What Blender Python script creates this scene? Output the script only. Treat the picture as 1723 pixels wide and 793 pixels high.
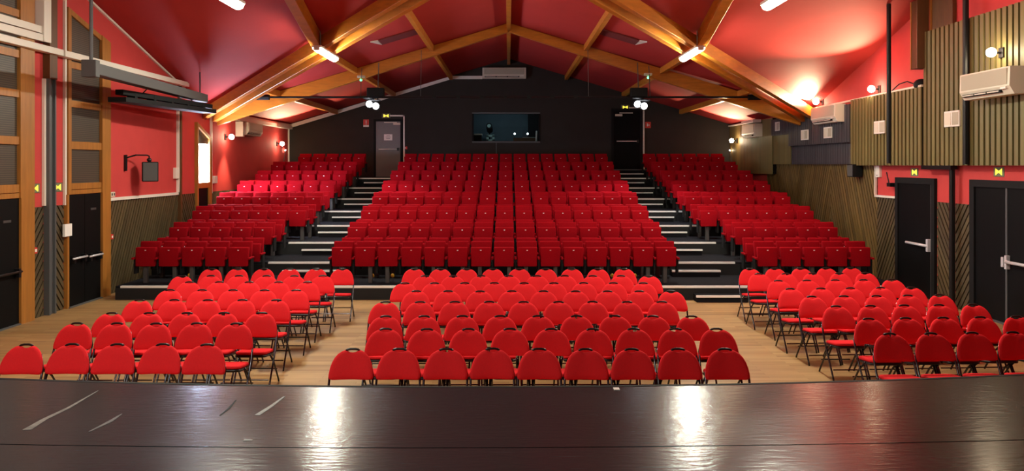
import bpy, bmesh, math, random
from mathutils import Vector, Matrix
random.seed(7)
S = bpy.context.scene
for o in list(bpy.data.objects): bpy.data.objects.remove(o)
COL = S.collection
PI = math.pi
# ------------------------------------------------------------------ camera
cam = bpy.data.cameras.new('camera'); camo = bpy.data.objects.new('camera', cam); COL.objects.link(camo)
camo.location = (0, 0, 2.57); camo.rotation_euler = (PI/2, 0, 0)
cam.sensor_width = 36; cam.lens = 1400/1723*36
cam.shift_x = 5.5/1723; cam.shift_y = -118.5/1723
cam.clip_start = .05; cam.clip_end = 200
S.camera = camo
# ------------------------------------------------------------------ world, exposure
w = bpy.data.worlds.new('world'); S.world = w; w.use_nodes = True
w.node_tree.nodes['Background'].inputs[0].default_value = (.8, .88, 1, 1)
w.node_tree.nodes['Background'].inputs[1].default_value = .3
S.view_settings.view_transform = 'Standard'; S.view_settings.look = 'None'
S.view_settings.gamma = 1; S.view_settings.use_curve_mapping = False
S.view_settings.exposure = 0.0
TUBE_E = 270.0; SCONCE_E = 110.0
# ------------------------------------------------------------------ materials
def lin(r, g, b):
    f = lambda c: ((c/255+.055)/1.055)**2.4 if c/255 > .04045 else c/255/12.92
    return (f(r), f(g), f(b), 1)
def mat(name, col, rough=.6, metal=0, spec=.5, noise=None, bump=None, emit=None, es=0, stretch=(1,1,1), coat=0, sheen=0):
    m = bpy.data.materials.new(name); m.use_nodes = True
    nt = m.node_tree; b = nt.nodes['Principled BSDF']
    b.inputs['Base Color'].default_value = col
    b.inputs['Roughness'].default_value = rough; b.inputs['Metallic'].default_value = metal
    b.inputs['Specular IOR Level'].default_value = spec
    if coat: b.inputs['Coat Weight'].default_value = coat; b.inputs['Coat Roughness'].default_value = .2
    if sheen: b.inputs['Sheen Weight'].default_value = sheen
    if emit:
        b.inputs['Emission Color'].default_value = emit; b.inputs['Emission Strength'].default_value = es
    if noise or bump:
        tc = nt.nodes.new('ShaderNodeTexCoord'); mp = nt.nodes.new('ShaderNodeMapping')
        mp.inputs['Scale'].default_value = stretch
        nt.links.new(tc.outputs['Object'], mp.inputs[0])
    if noise:
        sc, amt = noise
        n = nt.nodes.new('ShaderNodeTexNoise'); n.inputs['Scale'].default_value = sc; n.inputs['Detail'].default_value = 5
        nt.links.new(mp.outputs[0], n.inputs[0])
        r = nt.nodes.new('ShaderNodeMapRange'); r.inputs[3].default_value = 1-amt; r.inputs[4].default_value = 1+amt
        r.inputs[1].default_value = .25; r.inputs[2].default_value = .75
        nt.links.new(n.outputs['Fac'], r.inputs[0])
        mx = nt.nodes.new('ShaderNodeMix'); mx.data_type = 'RGBA'; mx.blend_type = 'MULTIPLY'; mx.inputs[0].default_value = 1
        mx.inputs[6].default_value = col
        nt.links.new(r.outputs[0], mx.inputs[7]); nt.links.new(mx.outputs[2], b.inputs['Base Color'])
    if bump:
        sc, st = bump
        n2 = nt.nodes.new('ShaderNodeTexNoise'); n2.inputs['Scale'].default_value = sc; n2.inputs['Detail'].default_value = 4
        nt.links.new(mp.outputs[0], n2.inputs[0])
        bp = nt.nodes.new('ShaderNodeBump'); bp.inputs['Strength'].default_value = st; bp.inputs['Distance'].default_value = .01
        nt.links.new(n2.outputs['Fac'], bp.inputs['Height']); nt.links.new(bp.outputs[0], b.inputs['Normal'])
    return m
def objrand(m, amt, warm=0):
    """per-object brightness variation for planks"""
    nt = m.node_tree; b = nt.nodes['Principled BSDF']
    oi = nt.nodes.new('ShaderNodeObjectInfo'); r = nt.nodes.new('ShaderNodeMapRange')
    r.inputs[3].default_value = 1-amt; r.inputs[4].default_value = 1+amt
    nt.links.new(oi.outputs['Random'], r.inputs[0])
    mx = nt.nodes.new('ShaderNodeMix'); mx.data_type = 'RGBA'; mx.blend_type = 'MULTIPLY'; mx.inputs[0].default_value = 1
    src = b.inputs['Base Color'].links[0].from_socket if b.inputs['Base Color'].links else None
    if src: nt.links.new(src, mx.inputs[6])
    else: mx.inputs[6].default_value = b.inputs['Base Color'].default_value
    nt.links.new(r.outputs[0], mx.inputs[7]); nt.links.new(mx.outputs[2], b.inputs['Base Color'])
    return m
M = {}
M['wallred'] = mat('red_wall_paint', lin(192,66,64), .75, spec=.2, noise=(3,.05), bump=(60,.12))
M['ceilred'] = mat('red_ceiling_paint', lin(184,56,52), .8, spec=.2, noise=(1.2,.05), bump=(40,.1))
M['wallblack'] = mat('black_wall_paint', lin(54,50,46), .8, spec=.15, noise=(2,.08), bump=(50,.1))
M['black'] = mat('matt_black', lin(20,20,21), .7, spec=.2)
M['curtain'] = mat('stage_curtain', lin(60,50,48), .95, spec=.05)
M['blackmetal'] = mat('black_metal', lin(24,24,26), .35, metal=.3)
M['chairmetal'] = mat('dark_chromed_tube', lin(66,66,72), .22, metal=.9)
M['chrome'] = mat('chrome', lin(215,218,225), .18, metal=1)
M['alu'] = mat('aluminium_nosing', lin(250,248,244), .3, metal=.2, noise=(30,.1), stretch=(.1,1,1))
M['steelgrey'] = mat('grey_steel', lin(92,94,96), .5, metal=.3)
M['barsteel'] = mat('satin_bar', lin(205,205,210), .4, metal=.25)
M['legrey'] = mat('grey_painted_leg', lin(64,62,62), .5)
M['fabric'] = mat('bright_red_fabric', lin(220,42,48), .9, spec=.08, noise=(120,.06), bump=(500,.3))
M['tipfab'] = mat('deep_red_fabric', lin(140,8,20), .92, spec=.06, noise=(60,.1), bump=(400,.3))
M['wood'] = mat('olive_brown_board', lin(78,65,40), .6, noise=(5,.25), stretch=(1,1,.3))
objrand(M['wood'], .22)
M['wood2'] = mat('amber_brown_board', lin(100,80,40), .6, noise=(5,.25), stretch=(1,1,.3)); objrand(M['wood2'], .3)
M['slat'] = mat('olive_slat', lin(108,98,56), .55, noise=(4,.15), stretch=(4,4,.3)); objrand(M['slat'], .13)
M['gslat'] = mat('charcoal_slat', lin(62,61,64), .6, noise=(4,.12), stretch=(4,4,.3)); objrand(M['gslat'], .1)
M['slatback'] = mat('slat_backing', lin(20,15,9), .9, spec=.1)
M['glulam'] = mat('amber_glulam', lin(190,118,36), .4, spec=.4, noise=(6,.18), stretch=(.6,.6,3))
M['pine'] = mat('varnished_pine', lin(160,104,42), .45, noise=(5,.2), stretch=(3,3,.4))
M['post'] = mat('dark_timber', lin(92,58,26), .5, noise=(5,.2), stretch=(3,3,.4))
M['white'] = mat('white_plastic', lin(226,220,208), .45)
M['cream'] = mat('cream_plastic', lin(214,205,184), .5)
M['grille'] = mat('beige_grille', lin(176,168,146), .7, bump=(200,.3))
M['door'] = mat('black_door', lin(9,9,10), .6, spec=.12, noise=(2,.1))
M['doorgrey'] = mat('grey_door', lin(118,116,114), .5, noise=(2,.05))
M['carpet'] = mat('black_carpet', lin(30,30,34), .95, spec=.05, noise=(90,.15), bump=(300,.4))
M['riser'] = mat('black_riser', lin(17,16,17), .8)
M['paper'] = mat('white_paper', lin(235,232,226), .8)
M['signred'] = mat('red_sign', lin(205,70,58), .6)
M['redplastic'] = mat('red_plastic', lin(215,40,36), .4)
M['yellow'] = mat('yellow_cap', lin(214,164,40), .4)
M['screengrey'] = mat('screen_case', lin(74,76,76), .6)
M['exitgreen'] = mat('exit_sign_face', lin(112,122,92), .4)
M['exityellow'] = mat('exit_pictogram', lin(250,220,60), .4, emit=lin(255,225,70), es=1.6)
M['greenled'] = mat('green_led', lin(120,240,160), .4, emit=lin(120,255,170), es=3)
M['tube'] = mat('fluorescent_diffuser', (1,1,1,1), .5, emit=(1,.97,.80,1), es=TUBE_E)
M['bulb'] = mat('halogen_bulb', (1,1,1,1), .5, emit=(1,.80,.52,1), es=SCONCE_E)
M['flood'] = mat('flood_lens', (1,1,1,1), .5, emit=(.92,.94,1,1), es=25)
M['desklamp'] = mat('desk_lamp_bulb', (1,1,1,1), .5, emit=(.9,.97,1,1), es=8)
M['daylight'] = mat('daylit_pane', (1,1,1,1), .5, emit=(.70,.76,1,1), es=170)
M['boothwall'] = mat('booth_wall', lin(84,98,106), .8, noise=(2,.1))
M['boothitem'] = mat('booth_equipment', lin(150,170,162), .6)
M['hatch'] = mat('hatch_recess_shade', lin(112,30,32), .7)  # maroon carries the shade of the hatch recess
M['tape'] = mat('worn_tape', lin(96,92,88), .5, noise=(14,.5))
M['scuff'] = mat('pale_scuff', lin(74,72,72), .4, noise=(20,.4))
# parquet floor
def parquet():
    m = mat('parquet', lin(196,160,112), .5, spec=.25)
    nt = m.node_tree; b = nt.nodes['Principled BSDF']
    tc = nt.nodes.new('ShaderNodeTexCoord')
    br = nt.nodes.new('ShaderNodeTexBrick'); br.inputs['Scale'].default_value = 1
    br.inputs['Color1'].default_value = lin(160,128,84); br.inputs['Color2'].default_value = lin(134,101,62)
    br.inputs['Mortar'].default_value = lin(112,80,48)
    br.inputs['Mortar Size'].default_value = .0015; br.inputs['Brick Width'].default_value = .9; br.inputs['Row Height'].default_value = .085
    nt.links.new(tc.outputs['Object'], br.inputs[0])
    n = nt.nodes.new('ShaderNodeTexNoise'); n.inputs['Scale'].default_value = .9; n.inputs['Detail'].default_value = 6
    mp = nt.nodes.new('ShaderNodeMapping'); mp.inputs['Scale'].default_value = (1,4,1)
    nt.links.new(tc.outputs['Object'], mp.inputs[0]); nt.links.new(mp.outputs[0], n.inputs[0])
    r = nt.nodes.new('ShaderNodeMapRange'); r.inputs[1].default_value = .3; r.inputs[2].default_value = .7; r.inputs[3].default_value = .8; r.inputs[4].default_value = 1.18
    nt.links.new(n.outputs['Fac'], r.inputs[0])
    mx = nt.nodes.new('ShaderNodeMix'); mx.data_type = 'RGBA'; mx.blend_type = 'MULTIPLY'; mx.inputs[0].default_value = 1
    nt.links.new(br.outputs['Color'], mx.inputs[6]); nt.links.new(r.outputs[0], mx.inputs[7]); nt.links.new(mx.outputs[2], b.inputs['Base Color'])
    return m
M['parquet'] = parquet()
def vinyl():
    m = mat('stage_vinyl', lin(34,31,33), .2, spec=.12)
    nt = m.node_tree; b = nt.nodes['Principled BSDF']; tc = nt.nodes.new('ShaderNodeTexCoord')
    n = nt.nodes.new('ShaderNodeTexNoise'); n.inputs['Scale'].default_value = 1.6; n.inputs['Detail'].default_value = 2
    nt.links.new(tc.outputs['Object'], n.inputs[0])
    cr = nt.nodes.new('ShaderNodeMapRange'); cr.inputs[1].default_value = .3; cr.inputs[2].default_value = .75; cr.inputs[3].default_value = .19; cr.inputs[4].default_value = .24
    nt.links.new(n.outputs['Fac'], cr.inputs[0]); nt.links.new(cr.outputs[0], b.inputs['Roughness'])
    # fine scratches: two stretched noises in different directions
    last = None
    for ang, sc in ((.5, (3, 90, 1)), (-.9, (3, 70, 1)), (1.4, (2, 80, 1))):
        mp = nt.nodes.new('ShaderNodeMapping'); mp.inputs['Rotation'].default_value = (0,0,ang); mp.inputs['Scale'].default_value = sc
        nt.links.new(tc.outputs['Object'], mp.inputs[0])
        q = nt.nodes.new('ShaderNodeTexNoise'); q.inputs['Scale'].default_value = 1; q.inputs['Detail'].default_value = 3
        nt.links.new(mp.outputs[0], q.inputs[0])
        rr = nt.nodes.new('ShaderNodeMapRange'); rr.inputs[1].default_value = .68; rr.inputs[2].default_value = .8
        nt.links.new(q.outputs['Fac'], rr.inputs[0])
        if last is None: last = rr.outputs[0]
        else:
            a = nt.nodes.new('ShaderNodeMath'); a.operation = 'MAXIMUM'; nt.links.new(last, a.inputs[0]); nt.links.new(rr.outputs[0], a.inputs[1]); last = a.outputs[0]
    mx = nt.nodes.new('ShaderNodeMix'); mx.data_type = 'RGBA'; mx.inputs[6].default_value = lin(42,41,45); mx.inputs[7].default_value = lin(76,74,77)
    nt.links.new(last, mx.inputs[0]); nt.links.new(mx.outputs[2], b.inputs['Base Color'])
    n3 = nt.nodes.new('ShaderNodeTexNoise'); n3.inputs['Scale'].default_value = 9; n3.inputs['Detail'].default_value = 3
    mp3 = nt.nodes.new('ShaderNodeMapping'); mp3.inputs['Scale'].default_value = (1, 3.2, 1)
    nt.links.new(tc.outputs['Object'], mp3.inputs[0]); nt.links.new(mp3.outputs[0], n3.inputs[0])
    bp = nt.nodes.new('ShaderNodeBump'); bp.inputs['Strength'].default_value = .09; bp.inputs['Distance'].default_value = .02
    nt.links.new(n3.outputs['Fac'], bp.inputs['Height']); nt.links.new(bp.outputs[0], b.inputs['Normal'])
    return m
M['vinyl'] = vinyl()
def blind():
    m = mat('dark_blind', lin(66,58,50), .45, spec=.5)
    nt = m.node_tree; b = nt.nodes['Principled BSDF']; tc = nt.nodes.new('ShaderNodeTexCoord')
    wv = nt.nodes.new('ShaderNodeTexWave'); wv.bands_direction = 'Z'; wv.inputs['Scale'].default_value = 9; wv.inputs['Distortion'].default_value = .1
    nt.links.new(tc.outputs['Object'], wv.inputs[0])
    mx = nt.nodes.new('ShaderNodeMix'); mx.data_type = 'RGBA'; mx.inputs[6].default_value = lin(48,42,36); mx.inputs[7].default_value = lin(84,74,62)
    nt.links.new(wv.outputs['Fac'], mx.inputs[0]); nt.links.new(mx.outputs[2], b.inputs['Base Color'])
    return m
M['blind'] = blind()
def glass():
    m = bpy.data.materials.new('window_glass'); m.use_nodes = True; nt = m.node_tree; nt.nodes.remove(nt.nodes['Principled BSDF'])
    out = nt.nodes['Material Output']; t = nt.nodes.new('ShaderNodeBsdfTransparent'); g = nt.nodes.new('ShaderNodeBsdfGlossy')
    t.inputs[0].default_value = (.8,.86,.86,1); g.inputs['Roughness'].default_value = .02
    mx = nt.nodes.new('ShaderNodeMixShader'); mx.inputs[0].default_value = .05
    nt.links.new(t.outputs[0], mx.inputs[1]); nt.links.new(g.outputs[0], mx.inputs[2]); nt.links.new(mx.outputs[0], out.inputs[0])
    return m
M['glass'] = glass()
# ------------------------------------------------------------------ helpers
class MB:
    def __init__(s): s.v = []; s.f = []
    def add(s, vs, fs):
        n = len(s.v); s.v += [tuple(v) for v in vs]; s.f += [[i+n for i in f] for f in fs]; return s
    def box(s, x0, x1, y0, y1, z0, z1):
        return s.add([(x0,y0,z0),(x1,y0,z0),(x1,y1,z0),(x0,y1,z0),(x0,y0,z1),(x1,y0,z1),(x1,y1,z1),(x0,y1,z1)],
                     [(0,3,2,1),(4,5,6,7),(0,1,5,4),(1,2,6,5),(2,3,7,6),(3,0,4,7)])
    def beam(s, p, q, wd, dp, up=(0,0,1), dp2=None):
        """bar from p to q; width wd sideways, hanging dp below the p-q line (dp2 at q)"""
        p = Vector(p); q = Vector(q); d = (q-p).normalized(); sd = d.cross(Vector(up)).normalized()*wd/2
        a = Vector((0,0,-dp)); b = Vector((0,0,-(dp if dp2 is None else dp2)))
        return s.add([p-sd, p+sd, p+sd+a, p-sd+a, q-sd, q+sd, q+sd+b, q-sd+b],
                     [(0,1,2,3),(7,6,5,4),(0,4,5,1),(1,5,6,2),(2,6,7,3),(3,7,4,0)])
    def tube(s, pts, r, n=8, caps=True):
        pts = [Vector(p) for p in pts]; rings = []; prev = None
        for i, p in enumerate(pts):
            d = (pts[min(i+1, len(pts)-1)]-pts[max(i-1, 0)]).normalized()
            if prev is None:
                ref = Vector((0,0,1)) if abs(d.z) < .9 else Vector((1,0,0)); u = d.cross(ref).normalized()
            else: u = (prev-d*prev.dot(d)).normalized()
            prev = u; vv = d.cross(u)
            rr = r[i] if isinstance(r, (list, tuple)) else r
            rings.append([p+(u*math.cos(2*PI*k/n)+vv*math.sin(2*PI*k/n))*rr for k in range(n)])
        b = len(s.v)
        for rg in rings: s.v += [tuple(x) for x in rg]
        for i in range(len(pts)-1):
            for k in range(n):
                s.f.append([b+i*n+k, b+i*n+(k+1)%n, b+(i+1)*n+(k+1)%n, b+(i+1)*n+k])
        if caps:
            s.f.append([b+k for k in range(n)][::-1]); s.f.append([b+(len(pts)-1)*n+k for k in range(n)])
        return s
    def prism(s, poly, vec):
        """planar polygon (3D points) extruded by vec"""
        n = len(poly); vec = Vector(vec)
        vs = [Vector(p) for p in poly]+[Vector(p)+vec for p in poly]
        return s.add(vs, [list(range(n))[::-1], list(range(n, 2*n))]+[[i, (i+1) % n, n+(i+1) % n, n+i] for i in range(n)])
    def sphere(s, c, r, n=12, m=8, sz=1):
        vs = [(c[0], c[1], c[2]+r*sz)]; fs = []
        for j in range(1, m):
            t = PI*j/m
            for k in range(n): vs.append((c[0]+r*math.sin(t)*math.cos(2*PI*k/n), c[1]+r*math.sin(t)*math.sin(2*PI*k/n), c[2]+r*sz*math.cos(t)))
        vs.append((c[0], c[1], c[2]-r*sz)); L = len(vs)-1
        for k in range(n):
            fs.append((0, 1+k, 1+(k+1) % n)); fs.append((L, 1+(m-2)*n+(k+1) % n, 1+(m-2)*n+k))
            for j in range(m-2): fs.append((1+j*n+k, 1+(j+1)*n+k, 1+(j+1)*n+(k+1) % n, 1+j*n+(k+1) % n))
        return s.add(vs, fs)
    def mesh(s, name, m, bevel=0, seg=2, smooth=False):
        me = bpy.data.meshes.new(name); me.from_pydata(s.v, [], s.f); me.update()
        bm = bmesh.new(); bm.from_mesh(me)
        if bevel:
            bmesh.ops.bevel(bm, geom=bm.edges[:], offset=bevel, segments=seg, affect='EDGES', profile=.6)
        bmesh.ops.recalc_face_normals(bm, faces=bm.faces[:])
        bm.to_mesh(me); bm.free()
        if smooth:
            for p in me.polygons: p.use_smooth = True
        me.materials.append(m if not isinstance(m, str) else M[m])
        return me
    def build(s, name, m, parent=None, **kw):
        return link(name, s.mesh(name, m, **kw), parent)
def link(name, me, parent=None):
    o = bpy.data.objects.new(name, me); COL.objects.link(o)
    if parent: o.parent = parent
    return o
def tag(o, label, cat, group=None, kind=None):
    if label: o['label'] = label
    if cat: o['category'] = cat
    if group: o['group'] = group
    if kind: o['kind'] = kind
    return o
def thing(name, label, cat, loc=(0,0,0), rz=0, group=None, kind=None):
    o = bpy.data.objects.new(name, None); COL.objects.link(o); o.empty_display_size = .1
    o.location = loc; o.rotation_euler = (0,0,rz); return tag(o, label, cat, group, kind)
def struct(o, label=None, cat=None): return tag(o, label, cat, kind='structure')
def B(*a): return MB().box(*a)
def clip(poly, n, d):
    """keep the part of 2D polygon where n.p <= d"""
    out = []
    for i in range(len(poly)):
        a, b = poly[i], poly[(i+1) % len(poly)]
        da = n[0]*a[0]+n[1]*a[1]-d; db = n[0]*b[0]+n[1]*b[1]-d
        if da <= 0: out.append(a)
        if (da < 0 < db) or (db < 0 < da):
            t = da/(da-db); out.append((a[0]+(b[0]-a[0])*t, a[1]+(b[1]-a[1])*t))
    return out
ORD = ['first','second','third','fourth','fifth','sixth','seventh','eighth','ninth','tenth','eleventh','twelfth','thirteenth','fourteenth','fifteenth','sixteenth']
def pos_word(i, n):
    if i == 0: return 'leftmost'
    if i == n-1: return 'rightmost'
    return (ORD[i]+' from left') if i < n/2 else (ORD[n-1-i]+' from right')
XL, XR, YB = -7.95, 8.05, 30.0
EAVE, YE, SB, SF = 4.05, 22.0, .297, .272      # eaves height, junction depth, slopes of rear and front roofs
RIDGE = EAVE+SB*7.95
def zb(x): return EAVE+SB*(7.95-abs(x))
def zf(y): return min(EAVE+SF*(YE-y), EAVE+SF*12)
YA = YE-(RIDGE-EAVE)/SF
# ------------------------------------------------------------------ shell
fl = struct(B(XL-.3, XR+.3, -5.2, 33, -.2, 0).build('floor', 'parquet'))
def slab(name, pts): return struct(MB().prism(pts, (0,0,.15)).build(name, 'ceilred'))
slab('ceiling', [(XL,YB,zb(XL)),(XL,YE,EAVE),(0,YA,RIDGE),(0,YB,RIDGE)])
slab('ceiling', [(XR,YB,zb(XR)),(XR,YE,EAVE),(0,YA,RIDGE),(0,YB,RIDGE)])
slab('ceiling', [(XL,YE,EAVE),(0,YA,RIDGE),(0,10,zf(10)),(XL,10,zf(10))])
slab('ceiling', [(XR,YE,EAVE),(0,YA,RIDGE),(0,10,zf(10)),(XR,10,zf(10))])
slab('ceiling', [(XL,10,zf(10)),(XR,10,zf(10)),(XR,-5.2,zf(10)),(XL,-5.2,zf(10))])
def side_wall(name, x, dx):
    prof = [(x,-5.2,0),(x,YB,0),(x,YB,EAVE+.05),(x,YE,EAVE+.05),(x,10,zf(10)+.05),(x,-5.2,zf(10)+.05)]
    return struct(MB().prism(prof, (dx,0,0)).build(name, 'wallred'))
WL = side_wall('wall_left', XL, -.25); WR = side_wall('wall_right', XR, .25)
struct(B(XL-.2, XR+.2, -5.4, -5.2, 0, 8).build('wall_front', 'curtain'))
# rear wall, with the booth window opening x -1.28..1.10, z 3.42..4.42
WX0, WX1, WZ0, WZ1 = -1.27, 1.08, 3.43, 4.42
wb = MB()
for poly in ([(XL-.1,0),(WX0,0),(WX0,zb(WX0)+.05),(XL-.1,zb(XL)+.05)], [(WX1,0),(XR+.1,0),(XR+.1,zb(XR)+.05),(WX1,zb(WX1)+.05)],
             [(WX0,0),(WX1,0),(WX1,WZ0),(WX0,WZ0)], [(WX0,WZ1),(WX1,WZ1),(WX1,zb(WX1)+.05),(0,RIDGE+.05),(WX0,zb(WX0)+.05)]):
    wb.prism([(x,YB,z) for x, z in poly], (0,.2,0))
WB = struct(wb.build('wall_back', 'wallblack'))
# ------------------------------------------------------------------ boards and claddings
def diag(parent, x, dx, y0, y1, z0, z1, slope, pitch, bw, m='wood', th=.02):
    """diagonal boards on a side wall; slope = dz/dy"""
    a = math.atan(slope); d = (math.cos(a), math.sin(a)); n = (-d[1], d[0])
    rect = [(y0,z0),(y1,z0),(y1,z1),(y0,z1)]
    vals = [n[0]*p[0]+n[1]*p[1] for p in rect]; t = min(vals); k = 0
    while t < max(vals):
        c = clip(clip(rect, n, t+bw), (-n[0],-n[1]), -t)
        if len(c) > 2:
            ar = abs(sum(c[i][0]*c[(i+1) % len(c)][1]-c[(i+1) % len(c)][0]*c[i][1] for i in range(len(c))))/2
            if ar > .002: MB().prism([(x,p[0],p[1]) for p in c], (dx*(th+random.uniform(0,.006)),0,0)).build('plank', m, parent)
        t += pitch
def back_panel(parent, x, dx, y0, y1, z0, z1):
    MB().box(min(x,x+dx*.006), max(x,x+dx*.006), y0, y1, z0, z1).build('plank_backing', 'slatback', parent)
WT = 1.86
for y0, y1, sl in ((13.82,14.2,1.15),(14.45,14.84,-1.15),(16.48,19.95,1.9),(20.05,21.05,-1.6)):
    back_panel(WL, XL, 1, y0, y1, 0, WT); diag(WL, XL, 1, y0, y1, 0, WT, sl, .105, .075, th=.014)
back_panel(WL, XL, 1, 22.2, 24.5, 1.0, WT); diag(WL, XL, 1, 22.2, 24.5, 1.0, WT, 1.6, .105, .075, th=.014)
for y0, y1, z1, sl, m in ((17.2,18.15,1.88,-1.5,'wood'),(15.05,15.6,1.88,1.4,'wood'),(14.42,14.98,1.88,-1.3,'wood')):
    back_panel(WR, XR, -1, y0, y1, 0, z1); diag(WR, XR, -1, y0, y1, 0, z1, sl, .105, .075, m, .014)
for y0, y1, sl in ((18.155,20.775,2.3),(20.775,23.225,-2.3),(23.225,25.9,2.3)):
    z0 = 0 if y0 < 19 else .3
    back_panel(WR, XR, -1, y0, y1, z0, 2.62); diag(WR, XR, -1, y0, y1, z0, 2.62, sl, .125, .094, 'wood2', .012)
# ------------------------------------------------------------------ timber roof structure
def beam_thing(name, label, p, q, wd, dp, dp2=None, m='glulam', group=None):
    return tag(MB().beam(p, q, wd, dp, dp2=dp2).build(name, m, bevel=.006, seg=1), label, 'beam', group)
for s, side in ((-1,'left'),(1,'right')):
    beam_thing('glulam_rafter', f'amber glulam rafter rising from the {side} eaves to the ridge', (s*7.85,22.45,zb(7.85)-.02), (s*.02,22.45,RIDGE-.02), .16, .42, .24)
    # paired valley beams
    d = Vector((s*7.95,YE,EAVE))-Vector((0,YA,RIDGE)); nrm = Vector((d.y,-d.x,0)).normalized()
    for k, off in enumerate((-.19, .19)):
        p = Vector((s*7.95,YE,EAVE))+nrm*off; q = Vector((0,YA,RIDGE))+nrm*off
        p.z -= .06; q.z -= .06
        near = (off*nrm.y < 0)
        beam_thing('valley_beam', f'{"front" if near else "rear"} timber of the doubled valley beam on the {side}', p, q, .13, .27)
    for i, x in enumerate((2.07, 4.12, 6.2)):
        y0 = YE-(zb(x)-EAVE)/SF
        beam_thing('roof_purlin', f'slim amber purlin on the {side} rear ceiling slope, {ORD[i]} from the ridge', (s*x,y0,zb(x)), (s*x,YB,zb(x)), .11, .16)
    beam_thing('front_rafter', f'stout amber rafter running forward above the {side} hanging tube lamp', (s*4.0,17.3,zf(17.3)-.02), (s*4.0,10,zf(10)-.02), .2, .3)
beam_thing('ridge_purlin', 'amber ridge purlin running down the middle of the ceiling', (0,YA,RIDGE-.02), (0,YB,RIDGE-.02), .11, .2)
# ------------------------------------------------------------------ stage
def edge(x, c=5.9): return c+.0196*x*x+.0127*x
NX = 24; xs = [XL+.02+(XR-XL-.04)*i/NX for i in range(NX+1)]
st = thing('stage', 'dark vinyl covered stage floor in the foreground', 'stage', (0,0,0))
poly = [(x, edge(x)-.02, 0) for x in xs]+[(XR-.02,-5.15,0),(XL+.02,-5.15,0)]
MB().prism(poly, (0,0,.985)).build('stage_body', 'black', st)
def strip(name, f0, f1, z0, z1, m):
    pts = [(x, f1(x), z0) for x in xs]+[(x, f0(x), z0) for x in xs[::-1]]
    return MB().prism(pts, (0,0,z1-z0)).build(name, m, st)
seam = lambda x: 4.62+.011*x*x+.012*x
strip('vinyl_sheet', lambda x: seam(x)+.006, lambda x: edge(x), .985, 1.0, 'vinyl')
strip('vinyl_sheet', lambda x: -5.1, lambda x: seam(x)-.006, .985, 1.0, 'vinyl')
strip('edge_tape', lambda x: edge(x)-.03, lambda x: edge(x)+.002, 1.0, 1.002, 'black')
def scuff(pts, wds, m, name):
    mb = MB(); L = []; R = []
    for i, p in enumerate(pts):
        a = pts[max(i-1,0)]; b = pts[min(i+1,len(pts)-1)]; d = Vector((b[0]-a[0], b[1]-a[1])).normalized(); n = Vector((-d.y,d.x))*wds[i]/2
        L.append((p[0]+n.x,p[1]+n.y,1.0005)); R.append((p[0]-n.x,p[1]-n.y,1.0005))
    return mb.prism(L+R[::-1], (0,0,.0015)).build(name, m, st)
def onst(x, y): D = 1400*1.57/(y-278); return ((x-856)*D/1400, D)
scuff([onst(45,724),onst(75,706),onst(115,687),onst(165,658)], [.05,.034,.026,.006], 'tape', 'tape_remnant')
scuff([onst(433,699),onst(455,685),onst(478,668)], [.035,.026,.012], 'tape', 'tape_remnant')
scuff([onst(150,727),onst(185,710),onst(205,697)], [.01,.03,.008], 'scuff', 'scuff_mark')
scuff([onst(370,700),onst(385,688),onst(397,674)], [.008,.014,.006], 'black', 'scuff_mark')
scuff([onst(410,741),onst(425,741)], [.03,.015], 'tape', 'tape_remnant')
B(.735,.775,5.80,5.86,1.0,1.004).build('tape_remnant', 'paper', st)
# ------------------------------------------------------------------ seating tiers
E0, EP, Z0, RS = 15.87, 1.61, .26, .27
AL = (-4.72,-3.52); AR = (3.32,4.38)
def tier_z(k): return Z0+RS*k
for k in range(8):
    y0 = E0+EP*k; y1 = y0+EP if k < 7 else YB
    t = thing('seating_tier', f'black carpeted seating tier, {ORD[k]} step up from the hall floor', 'seating tier', (0,y0,0))
    z = tier_z(k); x0, x1 = (-7.5, 7.55)
    B(x0,x1,.0,y1-y0-.03,0,z).build('platform', 'carpet', t)
    B(x0,x1,-.012,0,0,z-.04).build('riser', 'riser', t)
    spans = [(x0+.1,x1-.1)] if k == 0 else [(-5.05,-3.35),(3.2,4.75)]
    for a, b in spans: B(a,b,-.02,.05,z-.034,z+.004).build('nosing', 'alu', t)
t = thing('top_step', 'black step in front of the unlit black door', 'step', (0,28.75,0))
B(AR[0],4.95,0,YB-28.75,tier_z(7),tier_z(8)).build('tread', 'carpet', t); B(AR[0],4.95,-.02,.03,tier_z(8)-.03,tier_z(8)+.003).build('nosing', 'steelgrey', t)
for (a, b), side in ((AL,'left'),(AR,'right')):
    for k in range(9 if side == 'right' else 8):
        y0 = (E0+EP*k) if k < 8 else 28.75; z = tier_z(k)-RS/2; lo = tier_z(k-1) if k else 0
        t = thing('aisle_step', f'half step with bright metal edge in the {side} aisle, {ORD[k]} from the floor', 'step', (0,y0-.012,0))
        aa, bb = (a+.06, b-.02) if k else (a+.2, b+.1)
        if k == 8: aa, bb = AR[0], 4.6
        B(aa,bb,-.30,0,lo,z).build('tread', 'carpet', t)
        B(aa-.01,bb+.01,-.325,-.26,z-.032,z+.004).build('nosing', 'alu', t)
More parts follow.
